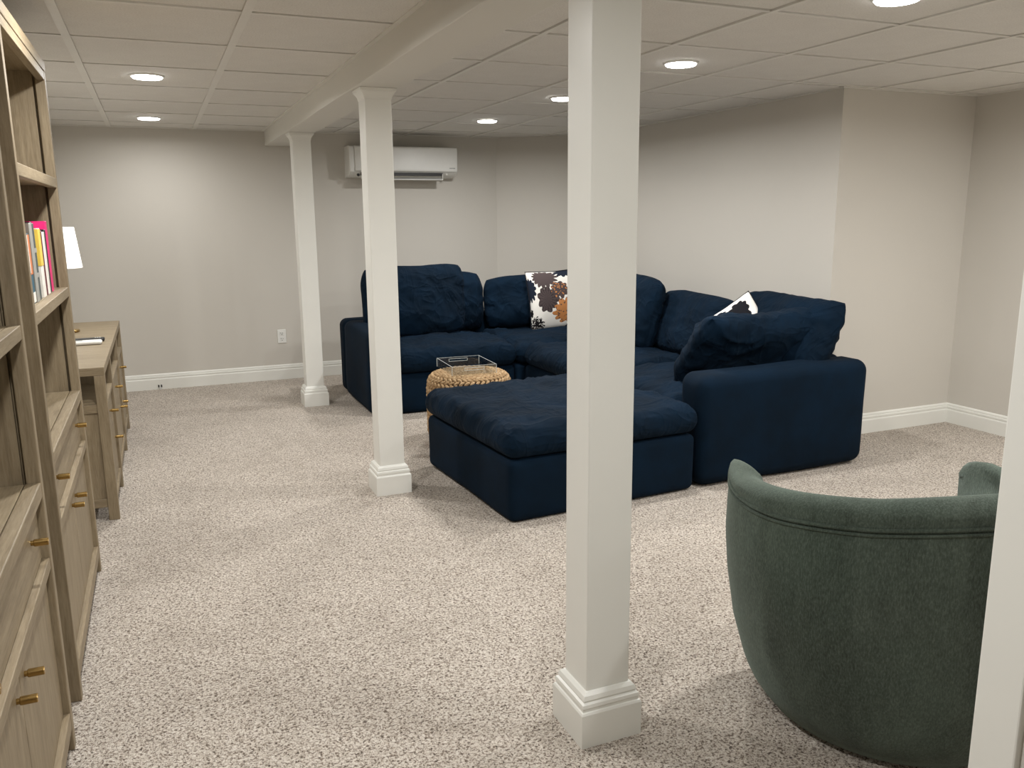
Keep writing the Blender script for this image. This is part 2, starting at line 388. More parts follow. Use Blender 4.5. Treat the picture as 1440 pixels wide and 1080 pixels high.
def xclip(a, b, c, d):
    out = []
    for (c2, d2, lim) in ((c, min(d, YR), XR2), (max(c, YR), d, XR)):
        if d2 - c2 < .03: continue
        if a >= lim-.02: continue
        out.append((a, min(b, lim), c2, d2))
    if len(out) == 2 and out[0][1] <= XR: out = [(a, b, c, d)]
    return out
xs, ys = grid(BX1, XR2, YF, YB, 1.470, 3.1505, .6096, SYR, xclip)
for x in xs[1:-1]: strip(x-.011, x+.011, YF, (YB if x < XR else YR), .0015)
for y in ys[1:-1]: strip(BX1, (XR2 if y < YR else XR), y-.0095, y+.0095)
strip(BX1, BX1+.02, YF, YB, .001); strip(XR-.02, XR, YR, 6.85, .002); strip(XR-.02, XR2, YR-.02, YR, .002); strip(XR2-.02, XR2, YF, YR, .001); strip(BX1, 3.0, YB-.02, YB, .002)
bo = obj('soffit_beam', bx(BX0, BX1, YF, YB, BZ, H+.02, bev=.003), M['beam'], ceil)
bo['label'] = 'boxed painted beam running along the ceiling over the columns'

# ------------------------------------------------------------------ columns
def column(y, label):
    x0, x1, y0, y1 = .9135, 1.0925, y, y+.175
    t = thing('column', label, 'column', ((x0+x1)/2, (y0+y1)/2, 0), 'white square columns under the beam')
    s = .030
    sh = obj('shaft', bx(x0+s-.004, x1-s+.004, y0+s-.004, y1-s+.004, 0, BZ, bev=.003), M['trim'], t)
    for (a, b, c, d) in ((x0+s-.006, x0+s, y0+s, y0+s+.022),): pass
    bm = BM(); profile_ring(bm, [(0, 0), (0, .094), (-.003, .099), (-.0065, .1005), (-.0065, .109), (-.0045, .111), (-.006, .120), (-.012, .1235), (-.012, .127), (-.0105, .129), (-.014, .140), (-.022, .147), (-.027, .148)], x0, x1, y0, y1)
    obj('plinth', bm, M['trim'], t)
    e = .027
    bm = BM(); profile_ring(bm, [(0, BZ-.052), (.003, BZ-.048), (.004, BZ-.040), (.008, BZ-.030), (.016, BZ-.018), (.021, BZ-.014), (.022, BZ-.006), (.024, BZ-.004), (.024, BZ-.001)], x0+e, x1-e, y0+e, y1-e)
    obj('capital', bm, M['trim'], t)
column(1.7170, 'nearest and largest white square column, in the foreground')
column(3.9090, 'middle white square column left of the ottoman')
column(6.0950, 'farthest white square column near the wall outlet')

# ------------------------------------------------------------------ ceiling lights
def light(x, y, label, k=1.0):
    t = thing('ceiling_light', label, 'ceiling light', (x, y, H), 'recessed round ceiling lights')
    bm = BM(); lathe(bm, [(.0715, H-.004), (.0720, H-.008), (.076, H-.008), (.081, H-.005), (.083, H-.0005), (.0715, H-.0005)], x, y, 40, cap0=False, cap1=False); obj('trim_ring', bm, M['white_plastic'], t, True)
    bm = BM(); lathe(bm, [(.0712, H-.002), (.0712, H-.011), (.068, H-.0145), (.03, H-.0155), (.004, H-.016)], x, y, 40); obj('lens', bm, M['lens'], t)
    ld = bpy.data.lights.new('led', 'AREA'); ld.shape = 'DISK'; ld.size = .120; ld.energy = LIGHT_W*k; ld.color = LIGHT_COL; ld.spread = math.radians(172)
    lo = bpy.data.objects.new('led', ld); C.objects.link(lo); lo.parent = t; lo.location = (0, 0, -.019)
for x, y, lb in ((.033, 6.60, 'lit round ceiling light nearest the far wall on the left'), (.033, 4.715, 'lit round ceiling light above the console, second from the far wall'),
                 (.033, 2.83, 'lit round ceiling light over the middle of the left aisle, above the frame'), (.033, .94, 'lit round ceiling light over the near end of the left aisle'),
                 (2.36, 6.02, 'lit round ceiling light nearest the air conditioner'), (2.36, 4.745, 'lit round ceiling light half hidden by the nearest column'),
                 (2.36, 3.50, 'lit round ceiling light right of the nearest column'), (2.345, 2.223, 'lit round ceiling light cut by the top edge at upper right'),
                 (4.2, .5, 'added fill light over the far right recess corner, unseen outside the frame'),  # recess corner lamp added out of view to raise the ambient light
                 (2.36, .96, 'lit round ceiling light above the green chair, outside the frame'), (4.2, 2.223, 'added fill light over the right recess, unseen outside the frame')):  # last lamp, over the recess, is added too, as unseen room fill
    light(x, y, lb, .42 if (x < 1 and y > 6) else 1.0)

# ------------------------------------------------------------------ bookcases
def knob(bm, x, y, z, L=.028, r=.0088):
    tube(bm, [(x-.006, y, z), (x+.007, y, z)], r*.7, 14)
    tube(bm, [(x+.006, y, z), (x+.008, y, z), (x+.008+L, y, z), (x+.0095+L, y, z)], [r*.88, r, r, r*.88], 24); return bm
XF = -.310; XB = -.705
def bookcase(y0, y1, label):
    t = thing('bookcase', label, 'bookcase', ((XF+XB)/2, (y0+y1)/2, 0))
    pw, pd, TOP = .034, .032, 1.918
    for yy in (y0, y1-pw):
        obj('post', bx(XF-pd, XF, yy, yy+pw, 0, TOP, bev=.0025), M['wood_z'], t)
        obj('post', bx(XB, XB+.04, yy, yy+pw, 0, TOP, bev=.0025), M['wood_z'], t)
    for (o0, o1, i0, i1) in ((y0+.002, y0+.010, y0+.010, y0+.026), (y1-.010, y1-.002, y1-.026, y1-.010)):
        sp_ = obj('side_panel', bx(XB+.04, XF-pd, o0, o1, .10, TOP-.02), M['wood_z'], t)
        obj('lining', bx(XB+.04, XF-pd-.008, i0, i1, .10, TOP-.02), M['wood_z'], sp_)
    obj('back_panel', bx(XB, XB+.012, y0+pw, y1-pw, .10, TOP-.03), M['wood_z'], t)
    obj('top_board', bx(XB, XF+.002, y0-.002, y1+.002, TOP-.032, TOP+.006, bev=.003), M['wood_y'], t)
    a, b = y0+pw, y1-pw
    obj('top_rail', bx(XF-.026, XF-.001, a, b, TOP-.062, TOP-.032, bev=.002), M['wood_y'], t)
    for zt in (1.520, 1.128):
        s = obj('shelf', bx(XB+.012, XF-.028, a, b, zt-.026, zt), M['wood_y'], t)
        obj('shelf_rail', bx(XF-.028, XF-.001, a, b, zt-.034, zt, bev=.002), M['wood_y'], s)
    # counter over the drawers: three planks and a front rail
    for k in range(3):
        w_ = (XF-.036-XB-.012)/3; obj('counter_plank', bx(XB+.012+w_*k+.0008, XB+.012+w_*(k+1)-.0008, a, b, .716, .738, bev=.0015, seg=1), M['wood_y'], t)
    obj('counter_rail', bx(XF-.035, XF-.0005, a, b, .700, .7385, bev=.003), M['wood_y'], t)
    # drawers, rail and doors
    mid = (a+b)/2
    obj('drawer_rail', bx(XF-.040, XF-.002, a, b, .512, .542, bev=.002), M['wood_y'], t)
    obj('bottom_rail', bx(XF-.034, XF-.001, a, b, .062, .108, bev=.002), M['wood_y'], t)
    obj('bottom_board', bx(XB+.012, XF-.034, a, b, .085, .105), M['wood_y'], t)
    obj('divider', bx(XB+.012, XF-.036, mid-.008, mid+.008, .105, .512), M['wood_z'], t)
    dr = obj('drawer', bx(XB+.06, XF-.018, a+.003, b-.003, .545, .697, bev=.002), M['wood_y'], t)
    for yy in (a+.135, b-.135):
        kb = BM(); knob(kb, XF-.018, yy, .632); ko = obj('knob', kb, M['brass'], dr); ko['label'] = 'brass bar knob'
    for (c, d, ky) in ((a+.003, mid-.0015, mid-.055), (mid+.0015, b-.003, mid+.055)):
        do = obj('door', bx(XF-.036, XF-.016, c, d, .111, .509, bev=.002), M['wood_z'], t)
        kb = BM(); knob(kb, XF-.016, ky, .452); ko = obj('knob', kb, M['brass'], do); ko['label'] = 'brass bar knob'
    hb = BM(); tube(hb, [(XF-.10, y1-.0268, 1.55), (XF-.10, y1-.0258, 1.55)], .004, 8); obj('peg_hole', hb, M['black'], t)
    return t
bookcase(1.272, 2.290, 'greywashed oak bookcase nearest the camera, cut by the left edge')
bookcase(2.502, 3.516, 'greywashed oak bookcase holding the row of colourful books')

def book(y0, y1, z0, h, xs_, d, cov, label, page=True, lean=0, bands=(), grp='books on the far bookcase shelf'):
    yc = (y0+y1)/2
    t = thing('book', label, 'book', (xs_-d/2, yc, z0), grp); th = y1-y0
    def put(name, bm, mat):
        if lean: bmesh.ops.rotate(bm, verts=bm.verts, cent=(xs_, y1, z0), matrix=Matrix.Rotation(lean, 3, 'X'))
        return obj(name, bm, mat, t)
    c = .0028
    bm = BM(); box(bm, xs_-d, xs_, y0, y0+c, z0, z0+h); box(bm, xs_-d, xs_, y1-c, y1, z0, z0+h); box(bm, xs_-.003, xs_+.0015, y0+.0005, y1-.0005, z0, z0+h, bev=.0012, seg=1)
    put('cover', bm, cov)
    put('pages', bx(xs_-d+.005, xs_-.003, y0+c, y1-c, z0+.003, z0+h-.004), M['paper'])
    for (z_a, z_b, mt) in bands:
        bm = BM(); box(bm, xs_-d+.001, xs_+.0025, y0-.0006, y1+.0006, z0+h*z_a, z0+h*z_b); put('jacket_band', bm, mt)
    return t
M['paper'] = plain('book_pages', srgb(226,216,196), .8, 0, .06, 200)
cv = lambda n, r, g, b: cover('cover_'+n, srgb(r, g, b))
K = {'navy': cv('navy',24,34,52), 'white': cv('white',232,228,220), 'blue': cv('blue',40,98,150), 'orange': cv('orange',204,122,78), 'grey': cv('grey',150,150,144),
     'slate': cv('slate',66,76,76), 'black': cv('black',20,18,20), 'yellow': cv('yellow',240,205,88), 'maroon': cv('maroon',92,22,34), 'pink': cv('pink',222,36,116), 'red': cv('red',150,40,44), 'teal': cv('teal',44,92,110)}
sz = 1.1285
yy = 2.70
def nextbook(th, h, d, inset, col, label, bands=()):
    global yy
    book(yy, yy+th, sz, h, XF-.032-inset, d, K[col], label, bands=bands); yy += th+.004
nextbook(.050, .222, .17, .000, 'navy', 'dark navy book at the near end of the row')
nextbook(.048, .205, .16, .002, 'blue', 'book with a white upper spine over blue, second from the near end', [(.45, .98, K['white'])])
nextbook(.052, .205, .17, .004, 'teal', 'book with an orange upper spine over dark blue', [(.42, .985, K['orange']), (.02, .16, K['white'])])
nextbook(.058, .235, .19, .000, 'grey', 'tall pale grey book between the orange and slate spines')
nextbook(.058, .234, .19, .002, 'slate', 'tall slate book with a speckled lettered spine', [(.30, .36, K['grey']), (.62, .68, K['grey'])])
nextbook(.048, .238, .19, .012, 'black', 'tall black book just before the yellow topped one')
nextbook(.060, .218, .17, .000, 'white', 'book with a yellow upper spine over white', [(.46, .99, K['yellow'])])
nextbook(.050, .210, .16, .001, 'maroon', 'thin maroon book right of the yellow topped one')
nextbook(.056, .205, .16, .000, 'white', 'plain white book between maroon and black spines')
nextbook(.058, .212, .16, .002, 'black', 'black book beside the pink one')
nextbook(.050, .240, .20, .001, 'pink', 'tall hot pink book at the far end of the row')
g2 = 'books on the near bookcase shelf'
book(1.960, 2.000, 1.1285, .215, XF-.045, .17, K['red'], 'dark red book at the left edge on the near bookcase', grp=g2)
book(2.005, 2.050, 1.1285, .235, XF-.043, .18, K['navy'], 'dark navy book between red and black on the near bookcase', grp=g2)
book(2.056, 2.104, 1.1285, .240, XF-.040, .18, K['black'], 'black book at the end of the near bookcase row', [], grp=g2)
book(1.895, 1.955, 1.1285, .225, XF-.043, .17, K['slate'], 'slate book at the frame edge on the near bookcase', grp=g2)

# ------------------------------------------------------------------ console cabinet
def console():
    y0, y1, xf, xb, top = 4.100, 6.000, -.262, -.715, .722
    t = thing('console_cabinet', 'low greywashed oak console cabinet beyond the bookcases by the left wall', 'cabinet', ((xf+xb)/2, (y0+y1)/2, 0))
    obj('table_top', bx(xb, xf+.001, y0-.001, y1+.001, top-.038, top, bev=.003), M['wood_x'], t)
    sp = [y0, 4.640, 5.395, y1]; pw = .045
    ends = []
    for k, yp in enumerate(sp):
        c = yp if k == 0 else (yp-pw if k == 3 else yp-pw/2)
        obj('leg', bx(xf-.045, xf, c, c+pw, 0, top-.038, bev=.0025), M['wood_z'], t)
        obj('leg', bx(xb, xb+.045, c, c+pw, 0, top-.038, bev=.0025), M['wood_z'], t); ends.append((c, c+pw))
    for c in (ends[0][0]+.012, ends[-1][0]+.012):
        obj('side_panel', bx(xb+.045, xf-.045, c, c+.018, .090, .512), M['wood_z'], t)
        obj('side_rail', bx(xb+.045, xf-.045, c-.008, c+.026, .512, .552, bev=.002), M['wood_x'], t)
        obj('side_rail', bx(xb+.045, xf-.045, c-.008, c+.026, .064, .104, bev=.002), M['wood_x'], t)
    obj('back_panel', bx(xb+.005, xb+.018, y0+.04, y1-.04, .08, top-.038), M['wood_y'], t)
    obj('middle_shelf', bx(xb+.02, xf-.003, y0+.03, y1-.03, .532, .556, bev=.002), M['wood_x'], t)
    obj('bottom_shelf', bx(xb+.02, xf-.004, y0+.03, y1-.03, .072, .106, bev=.002), M['wood_x'], t)
    for c in (ends[1], ends[2]): obj('partition', bx(xb+.02, xf-.045, c[0]+.01, c[1]-.01, .106, top-.038), M['wood_z'], t)
    for k in range(3):
        a, b = ends[k][1]+.003, ends[k+1][0]-.003; m_ = (a+b)/2
        dr = obj('drawer', bx(xb+.06, xf-.012, a, b, .402, .528, bev=.002), M['wood_y'], t)
        for ky in ((m_,) if k != 1 else (m_,)):
            kb = BM(); knob(kb, xf-.012, ky, .462, .030, .0075); obj('knob', kb, M['brass'], dr)['label'] = 'brass bar knob'
        do = obj('door', bx(xf-.030, xf-.012, a, b, .110, .396, bev=.002), M['wood_z'], t)
        kb = BM(); knob(kb, xf-.012, (a+.05 if k == 2 else b-.05), .285, .030, .0075); obj('knob', kb, M['brass'], do)['label'] = 'brass bar knob'
console()
# lamp and remotes on the console
t = thing('table_lamp', 'lit table lamp with a white tapered shade on the console', 'lamp', (-.535, 5.50, .722))
bm = BM(); lathe(bm, [(.06, .722), (.078, .723), (.080, .728), (.080, .734), (.076, .738), (.02, .742), (.012, .748)], -.535, 5.5, 36); obj('base', bm, M['brass'], t, True)
bm = BM(); lathe(bm, [(.010, .742), (.010, 1.02), (.013, 1.03), (.013, 1.07), (.006, 1.08), (.006, 1.12)], -.535, 5.5, 20); obj('stem', bm, M['brass'], t, True)
bm = BM(); lathe(bm, [(.128, 1.100), (.129, 1.098), (.131, 1.100), (.108, 1.330), (.1065, 1.332), (.105, 1.330)], -.535, 5.5, 48, cap0=False, cap1=False); obj('lamp_shade', bm, M['shade'], t, True)
bm = BM()
for k in range(3): tube(bm, [(-.535, 5.5, 1.300), (-.535+.107*math.cos(2.1*k), 5.5+.107*math.sin(2.1*k), 1.318)], .002, 6)
tube(bm, [(-.535, 5.5, 1.11), (-.535, 5.5, 1.31)], .003, 8); obj('shade_fitter', bm, M['brass'], t)
bm = BM(); lathe(bm, [(.012, 1.12), (.03, 1.17), (.03, 1.20), (.012, 1.235), (.003, 1.24)], -.535, 5.5, 16); obj('bulb', bm, M['lens'], t, True)
t = thing('remote_control', 'white remote control lying on the console', 'remote', (-.40, 4.89, .722))
obj('body', softbox(-.47, -.306, 4.865, 4.925, .7222, .745, .011, 6, 0), M['white_plastic'], t, True)
bm = BM(); box(bm, -.44, -.40, 4.878, 4.912, .7445, .7458, bev=.0005, seg=1); obj('display', bm, M['grey_plastic'], t)
t = thing('remote_control', 'black remote control lying behind the white one on the console', 'remote', (-.40, 5.02, .722))
obj('body', softbox(-.475, -.300, 4.985, 5.04, .7222, .742, .008, 6, 0), M['black'], t, True)
for k in range(3):
    bm = BM(); tube(bm, [(-.345+.011*k, 5.012, .741), (-.345+.011*k, 5.012, .7445)], .0042, 8); obj('button', bm, M['white_plastic'], t)
# ------------------------------------------------------------------ wall fittings
t = thing('wall_outlet', 'white duplex wall outlet left of the farthest column', 'outlet', (.935, YB, .374))
obj('cover_plate', bx(.898, .970, YB-.007, YB, .316, .432, bev=.0025), M['white_plastic'], t)
for zc in (.350, .398):
    s = obj('socket', bx(.917, .951, YB-.0095, YB-.006, zc-.017, zc+.017, bev=.002), M['white_plastic'], t)
    for (a, b, c, d) in ((.9255, .9285, zc-.001, zc+.010), (.9400, .9430, zc-.001, zc+.009), (.9315, .9370, zc-.012, zc-.006)):
        obj('slot', bx(a, b, YB-.0102, YB-.0090, c, d), M['dark_grey'], s)
t = thing('cable_stub', 'small forked cable stub with two black tips by the far baseboard', 'cable', (-.064, YB-.03, 0))
bm = BM(); tube(bm, [(-.064, YB-.03, .0), (-.064, YB-.03, .012), (-.072, YB-.03, .022)], .0035, 8); tube(bm, [(-.064, YB-.03, .012), (-.056, YB-.03, .022)], .0035, 8); obj('cable', bm, M['white_plastic'], t)
for xx in (-.0745, -.0535):
    bm = BM(); tube(bm, [(xx, YB-.03, .020), (xx, YB-.03, .040)], .0052, 10); obj('tip', bm, M['black'], t)

t = thing('air_conditioner', 'white wall mounted air conditioner near the ceiling on the far wall', 'air conditioner', (2.02, YB, 1.69))
ax0, ax1, ay = 1.548, 2.500, 7.095
bm = BM(); rs = []
prof = [(YB, 1.703), (YB, 1.962), (ay+.05, 1.962), (ay+.018, 1.955), (ay+.012, 1.94), (ay+.012, 1.762), (ay+.022, 1.745), (ay+.055, 1.727), (ay+.10, 1.712)]
for x, k in ((ax0, .985), (ax0+.006, 1), (ax1-.006, 1), (ax1, .985)):
    rs.append([(x, YB+(y-YB)*k, 1.832+(z-1.832)*k) for y, z in prof])
obj('body', rings(bm, rs), M['white_plastic'], t)
obj('front_panel', softbox(ax0+.045, ax1-.004, ay-.002, ay+.018, 1.752, 1.957, .009, 8, 0), M['white_plastic'], t, True)
obj('end_cap', softbox(ax0-.002, ax0+.040, ay+.004, ay+.06, 1.742, 1.955, .010, 6, 0), M['white_plastic'], t, True)
obj('air_slot', bx(ax0+.10, ax1-.135, ay+.016, ay+.065, 1.718, 1.744), M['black'], t)
bm = BM(); box(bm, ax0+.10, ax1-.135, ay+.006, ay+.085, -.003, .003, bev=.002); bmesh.ops.rotate(bm, verts=bm.verts, cent=(0, ay+.085, 0), matrix=Matrix.Rotation(math.radians(16), 3, 'X')); bmesh.ops.translate(bm, verts=bm.verts, vec=(0, 0, 1.706))
lv = obj('louver', bm, M['white_plastic'], t)
for xx in (ax0+.10, ax1-.141): obj('louver_arm', bx(xx, xx+.006, ay+.012, ay+.05, 1.688, 1.735), M['white_plastic'], lv)
bm = BM(); tube(bm, [(ax1-.10, ay+.018, 1.733), (ax1-.10, ay+.012, 1.732)], .008, 12); obj('indicator', bm, M['white_plastic'], t)
bm = BM(); tube(bm, [(ax0+.072, ay+.03, 1.722), (ax0+.072, ay+.014, 1.720)], .012, 12); obj('sensor', bm, M['black'], t)
for k in range(7):      # tiny unreadable maker's mark as printed dashes
    obj('maker_mark', bx(ax1-.078+.0075*k, ax1-.0725+.0075*k, ay-.0028, ay-.0019, 1.779, 1.787), M['grey_plastic'], t)

# ------------------------------------------------------------------ sectional sofa
sofa = thing('sectional_sofa', 'large navy slipcovered U-shaped sectional sofa in the far right corner', 'sofa', (2.45, 5.2, 0))
SX0, SX1, SY0, SY1, SB = 1.285, 3.535, 3.330, 6.615, 5.560
LX = 2.435
def soft(name, a, r=.05, n=12, amp=.006, seed=0, puff=0., mat='navy_flat', parent=sofa, fr=3.):
    return obj(name, softbox(*a, r, n, amp, seed, puff, fr), M[mat], parent, True)
# bases of the five modules
soft('sofa_base', (SX0+.01, 2.376, SB, SY1-.19, .004, .292), .035, 10, .006, 1)
soft('sofa_base', (2.384, SX1-.20, SB, SY1-.19, .004, .292), .035, 10, .006, 2)
soft('sofa_base', (LX+.004, SX1-.20, 4.44, SB-.006, .004, .292), .035, 10, .006, 3)
soft('sofa_base', (LX+.004, SX1-.20, SY0+.20, 4.434, .004, .292), .035, 10, .006, 4)
# back frames and arms
soft('back_frame', (SX0+.004, 2.376, SY1-.20, SY1, .004, .590), .06, 12, .006, 5)
soft('back_frame', (2.384, SX1, SY1-.20, SY1, .004, .590), .06, 12, .006, 6)
soft('back_frame', (SX1-.21, SX1, SB-.01, SY1-.19, .004, .590), .06, 12, .006, 7)
soft('back_frame', (SX1-.21, SX1, 4.44, SB-.016, .004, .590), .06, 12, .006, 8)
soft('back_frame', (SX1-.21, SX1, SY0+.19, 4.434, .004, .590), .06, 12, .006, 9)
soft('arm', (SX0, SX0+.21, SB+.005, SY1-.19, .004, .590), .06, 12, .006, 10)
soft('arm', (LX, SX1-.003, SY0, SY0+.225, .004, .585), .065, 16, .009, 11)
# seat cushions
def seat(x0, x1, y0, y1, z0, z1, seed, parent=sofa, wr=.018, name='seat_cushion', tilt=0, puff=.025, rot=0.):
    w_, d_, t_ = x1-x0, y1-y0, z1-z0
    bm = softbox(-w_/2, w_/2, -d_/2, d_/2, 0, t_, min(t_*.49, .085), 40, 0, seed)
    for v in bm.verts:
        u, q = v.co.x/(w_/2), v.co.y/(d_/2)
        top = v.co.z/t_
        p = Vector((v.co.x, v.co.y, v.co.z)) + Vector((seed*3.3, seed*1.9, 0))
        n1 = noise.noise(p*4.2); n2 = ridged(Vector((p.x*2.6+p.y*4.4, p.y*1.5-p.x*1.0, p.z+seed))+.5*noise.noise_vector(p*2.5))**5; n3 = noise.noise(p*11)
        de = min(1-abs(u), 1-abs(q)); ed = math.exp(-max(de, 0)/.16)
        al = p.x if (1-abs(q)) < (1-abs(u)) else p.y
        pk = math.sin(al*46+6*noise.noise(p*3))*ed*.006
        if top > .45: v.co.z += puff*(1-u*u)*(1-q*q)*1.0 - .016*ed*(abs(u*q)) + wr*(n1*.9+n2*.5+n3*.22+1.2*crease(p, seed))*(top) + pk
        s = 1 + .012*noise.noise(p*3.1) + .35*pk*ed
        v.co.x *= s; v.co.y *= s
        v.co.z = max(v.co.z, .001)
    bmesh.ops.transform(bm, matrix=Matrix.Translation(((x0+x1)/2, (y0+y1)/2, z0)) @ Matrix.Rotation(rot, 4, 'Z'), verts=bm.verts)
    return obj(name, bm, M['navy'], parent, True)
seat(SX0+.175, 2.395, SB-.05, SY1-.215, .293, .455, 1)
seat(2.385, SX1-.215, SB-.03, SY1-.215, .293, .452, 2)
seat(LX-.02, SX1-.215, 4.445, SB-.03, .293, .445, 3)
seat(LX-.02, SX1-.215, SY0+.225, 4.44, .293, .440, 4, wr=.016)
# back cushions (loose filled, part of the sofa)
def bcush(w_, h_, t_, seed, loc, rx, rz, ry=0, **k):
    bm, _ = pillow(w_, h_, t_, seed, T(loc, rx, ry, rz), **k)
    return obj('back_cushion', bm, M['navy'], sofa, True)
bcush(.84, .60, .26, 1, (1.815, 6.225, .735), -10, 0, wr=.014, dip=.02, corner=.03)
bcush(.80, .52, .24, 2, (2.06, 6.385, .690), -6, 4, wr=.016, corner=.03)
bcush(.84, .47, .25, 3, (2.87, 6.335, .675), -12, -8, wr=.018, corner=.03, ry=-1.5)
bcush(.82, .50, .25, 4, (3.225, 5.98, .690), -12, -84, wr=.016, corner=.03)
bcush(.88, .55, .27, 5, (3.110, 5.235, .690), -15, -92, wr=.018, corner=.03, ry=2)
bcush(.86, .46, .24, 6, (3.275, 4.62, .635), -16, -90, wr=.016, corner=.03)
bcush(.86, .52, .25, 7, (3.335, 3.835, .690), -26, -91, wr=.016, dip=.02, corner=.05)
bcush(.84, .60, .24, 8, (3.000, 3.70, .640), -38, 180, ry=0, wr=.022, dip=.075, corner=.04, fold=.05, pk=.010)

# ottoman
ott = thing('ottoman', 'square navy slipcovered ottoman in front of the sofa', 'ottoman', (1.86, 3.82, 0))
OC = [(1.291, 4.315), (1.360, 3.270), (2.418, 3.335), (2.352, 4.378)]
bm = softbox(-.52, .52, -.52, .52, .004, .296, .035, 14, .005, 21)
ang = math.atan2(3.335-3.270, 2.418-1.360)
bmesh.ops.transform(bm, matrix=Matrix.Translation((1.856, 3.824, 0)) @ Matrix.Rotation(ang, 4, 'Z'), verts=bm.verts)
obj('ottoman_base', bm, M['navy_flat'], ott, True)
seat(1.316, 2.396, 3.284, 4.364, .297, .440, 9, ott, wr=.018, name='ottoman_cushion', puff=.030, rot=ang)

# throw pillows
def throw(seed, size, t_, mat4, label, fl):
    t = thing('throw_pillow', label, 'pillow', mat4.translation, 'floral throw pillows on the sofa')
    bm, fr = pillow(size, size, t_, seed, mat4, nx=30, nz=30, wr=.006, corner=.09, ex=2.2, pk=.003, uv=True, belly=.05, rnd=.04)
    o = obj('pillow_cover', bm, M[fl], t, True); o.data.materials.append(M['pillow_back'])
    n = 30; path = [fr_ for fr_ in []]
    return t, o, mat4
def piping(t, size, mat4):
    pts = []
    c = .09
    for e in range(4):
        for k in range(16):
            s = -1+2*k/16
            u, v = ((s, -1), (1, s), (-s, 1), (-1, -s))[e]
            x = size/2*u*(1-c*(1-v*v)*abs(u)); z = size/2*v*(1-c*(1-u*u)*abs(v))
            cr = max(0, abs(u)+abs(v)-1.28); x -= math.copysign(cr*cr*size*.04, u); z -= math.copysign(cr*cr*size*.04, v)
            pts.append(mat4 @ Vector((x, 0, z)))
    bm = BM(); tube(bm, pts, .005, 6, closed=True); obj('piping', bm, M['piping'], t, True)['label'] = 'dark corded edge'
m1 = T((2.975, 6.10, .700), -12, -3, -8)
t, o, _ = throw(31, .50, .15, m1, 'white pillow with navy, brown and rust flowers, half behind the nearest column', 'floral'); piping(t, .50, m1)
m2 = T((3.175, 4.02, .655), -16, 52, -50)
t, o, _ = throw(32, .40, .13, m2, 'white floral pillow with one corner poking up behind the arm cushion', 'floral_b'); piping(t, .40, m2)

# ------------------------------------------------------------------ woven pouf and tray
PX, PY, PR, PZ = 1.700, 4.705, .262, .440
pf = thing('woven_pouf', 'round braided seagrass pouf behind the ottoman', 'pouf', (PX, PY, 0))
bm = BM(); lathe(bm, [(PR-.06, .005), (PR-.028, .02), (PR-.020, .10), (PR-.020, .34), (PR-.035, .40), (PR-.075, PZ-.022), (.02, PZ-.018)], PX, PY, 40); core = obj('core', bm, M['seagrass_core'], pf, True)
def braid_ring(R, z, n, ln, tilt, rad, phase, nrm):
    bm = BM()
    for k in range(n):
        a = 2*PI*(k+phase)/n; ca, sa = math.cos(a), math.sin(a); tang = Vector((-sa, ca, 0)); outw = Vector((ca, sa, 0))
        N = (outw*nrm[0]+Vector((0,0,1))*nrm[1]).normalized(); B = tang.cross(N)
        jit = random.uniform(-.12, .12); d = (tang*math.cos(tilt+jit) + B*math.sin(tilt+jit))
        c = Vector((PX, PY, z)) + outw*R; pts = []; rr = []
        for s, q in ((-1, .35), (-.6, .85), (0, 1), (.6, .85), (1, .35)):
            pts.append(c + d*ln*s + N*(rad*.55*(1-s*s))); rr.append(rad*q)
        tube(bm, pts, rr, 6)
    return obj('braid_row', bm, M['seagrass'], pf, True)
nz_ = 18
for i in range(nz_):
    z = .018 + i*(PZ-.052-.018)/(nz_-1); R = PR-.013 - (.02*(1-i/3.) if i < 3 else 0) - (.006*(i-(nz_-3))/2 if i > nz_-3 else 0)
    braid_ring(R, z, 50, .0205, .60 if i % 2 else -.60, .0102, (i % 2)*.5, (1, 0))
for j, (R, z, nn, el) in enumerate(((PR-.026, PZ-.034, 48, .8), (PR-.040, PZ-.020, 45, 1.6), (PR-.058, PZ-.012, 42, 4)) + tuple((PR-.078-.020*q, PZ-.010, max(4, 38-4*q), 9) for q in range(9))):
    braid_ring(R, z, nn, .0205, .60 if j % 2 else -.60, .0100, (j % 2)*.5, (1, el))
tr = thing('serving_tray', 'clear acrylic serving tray on the woven pouf', 'tray', (1.683, 4.705, .4535))
TM = Matrix.Translation((1.683, 4.705, .4535)) @ Matrix.Rotation(math.radians(-3), 4, 'Z')
def tb(name, boxes, mat, parent=tr):
    bm = BM()
    for b in boxes: box(bm, *b)
    bmesh.ops.transform(bm, matrix=TM, verts=bm.verts); return obj(name, bm, M[mat], parent)
hw, hd, th, hh = .134, .168, .0035, .052
tb('tray_floor', [(-hw, hw, -hd, hd, 0, .004)], 'acrylic')
for s in (-1, 1):
    x_ = s*hw; xa, xb_ = (x_, x_+th) if s > 0 else (x_-th, x_)
    tb('tray_wall', [(xa, xb_, -hd, hd, 0, hh)], 'acrylic')
    y_ = s*hd; ya, yb_ = (y_, y_+th) if s > 0 else (y_-th, y_)
    wl = tb('tray_wall', [(-hw, hw, ya, yb_, 0, .026), (-hw, hw, ya, yb_, .042, hh), (-hw, -.06, ya, yb_, .026, .042), (.06, hw, ya, yb_, .026, .042)], 'acrylic')
    tb('handle_slot_edge', [(-.06, .06, ya, yb_, .0255, .0275), (-.06, .06, ya, yb_, .0405, .0425), (-.061, -.059, ya, yb_, .0265, .0415), (.059, .061, ya, yb_, .0265, .0415)], 'acrylic_edge', wl)
e = .0011
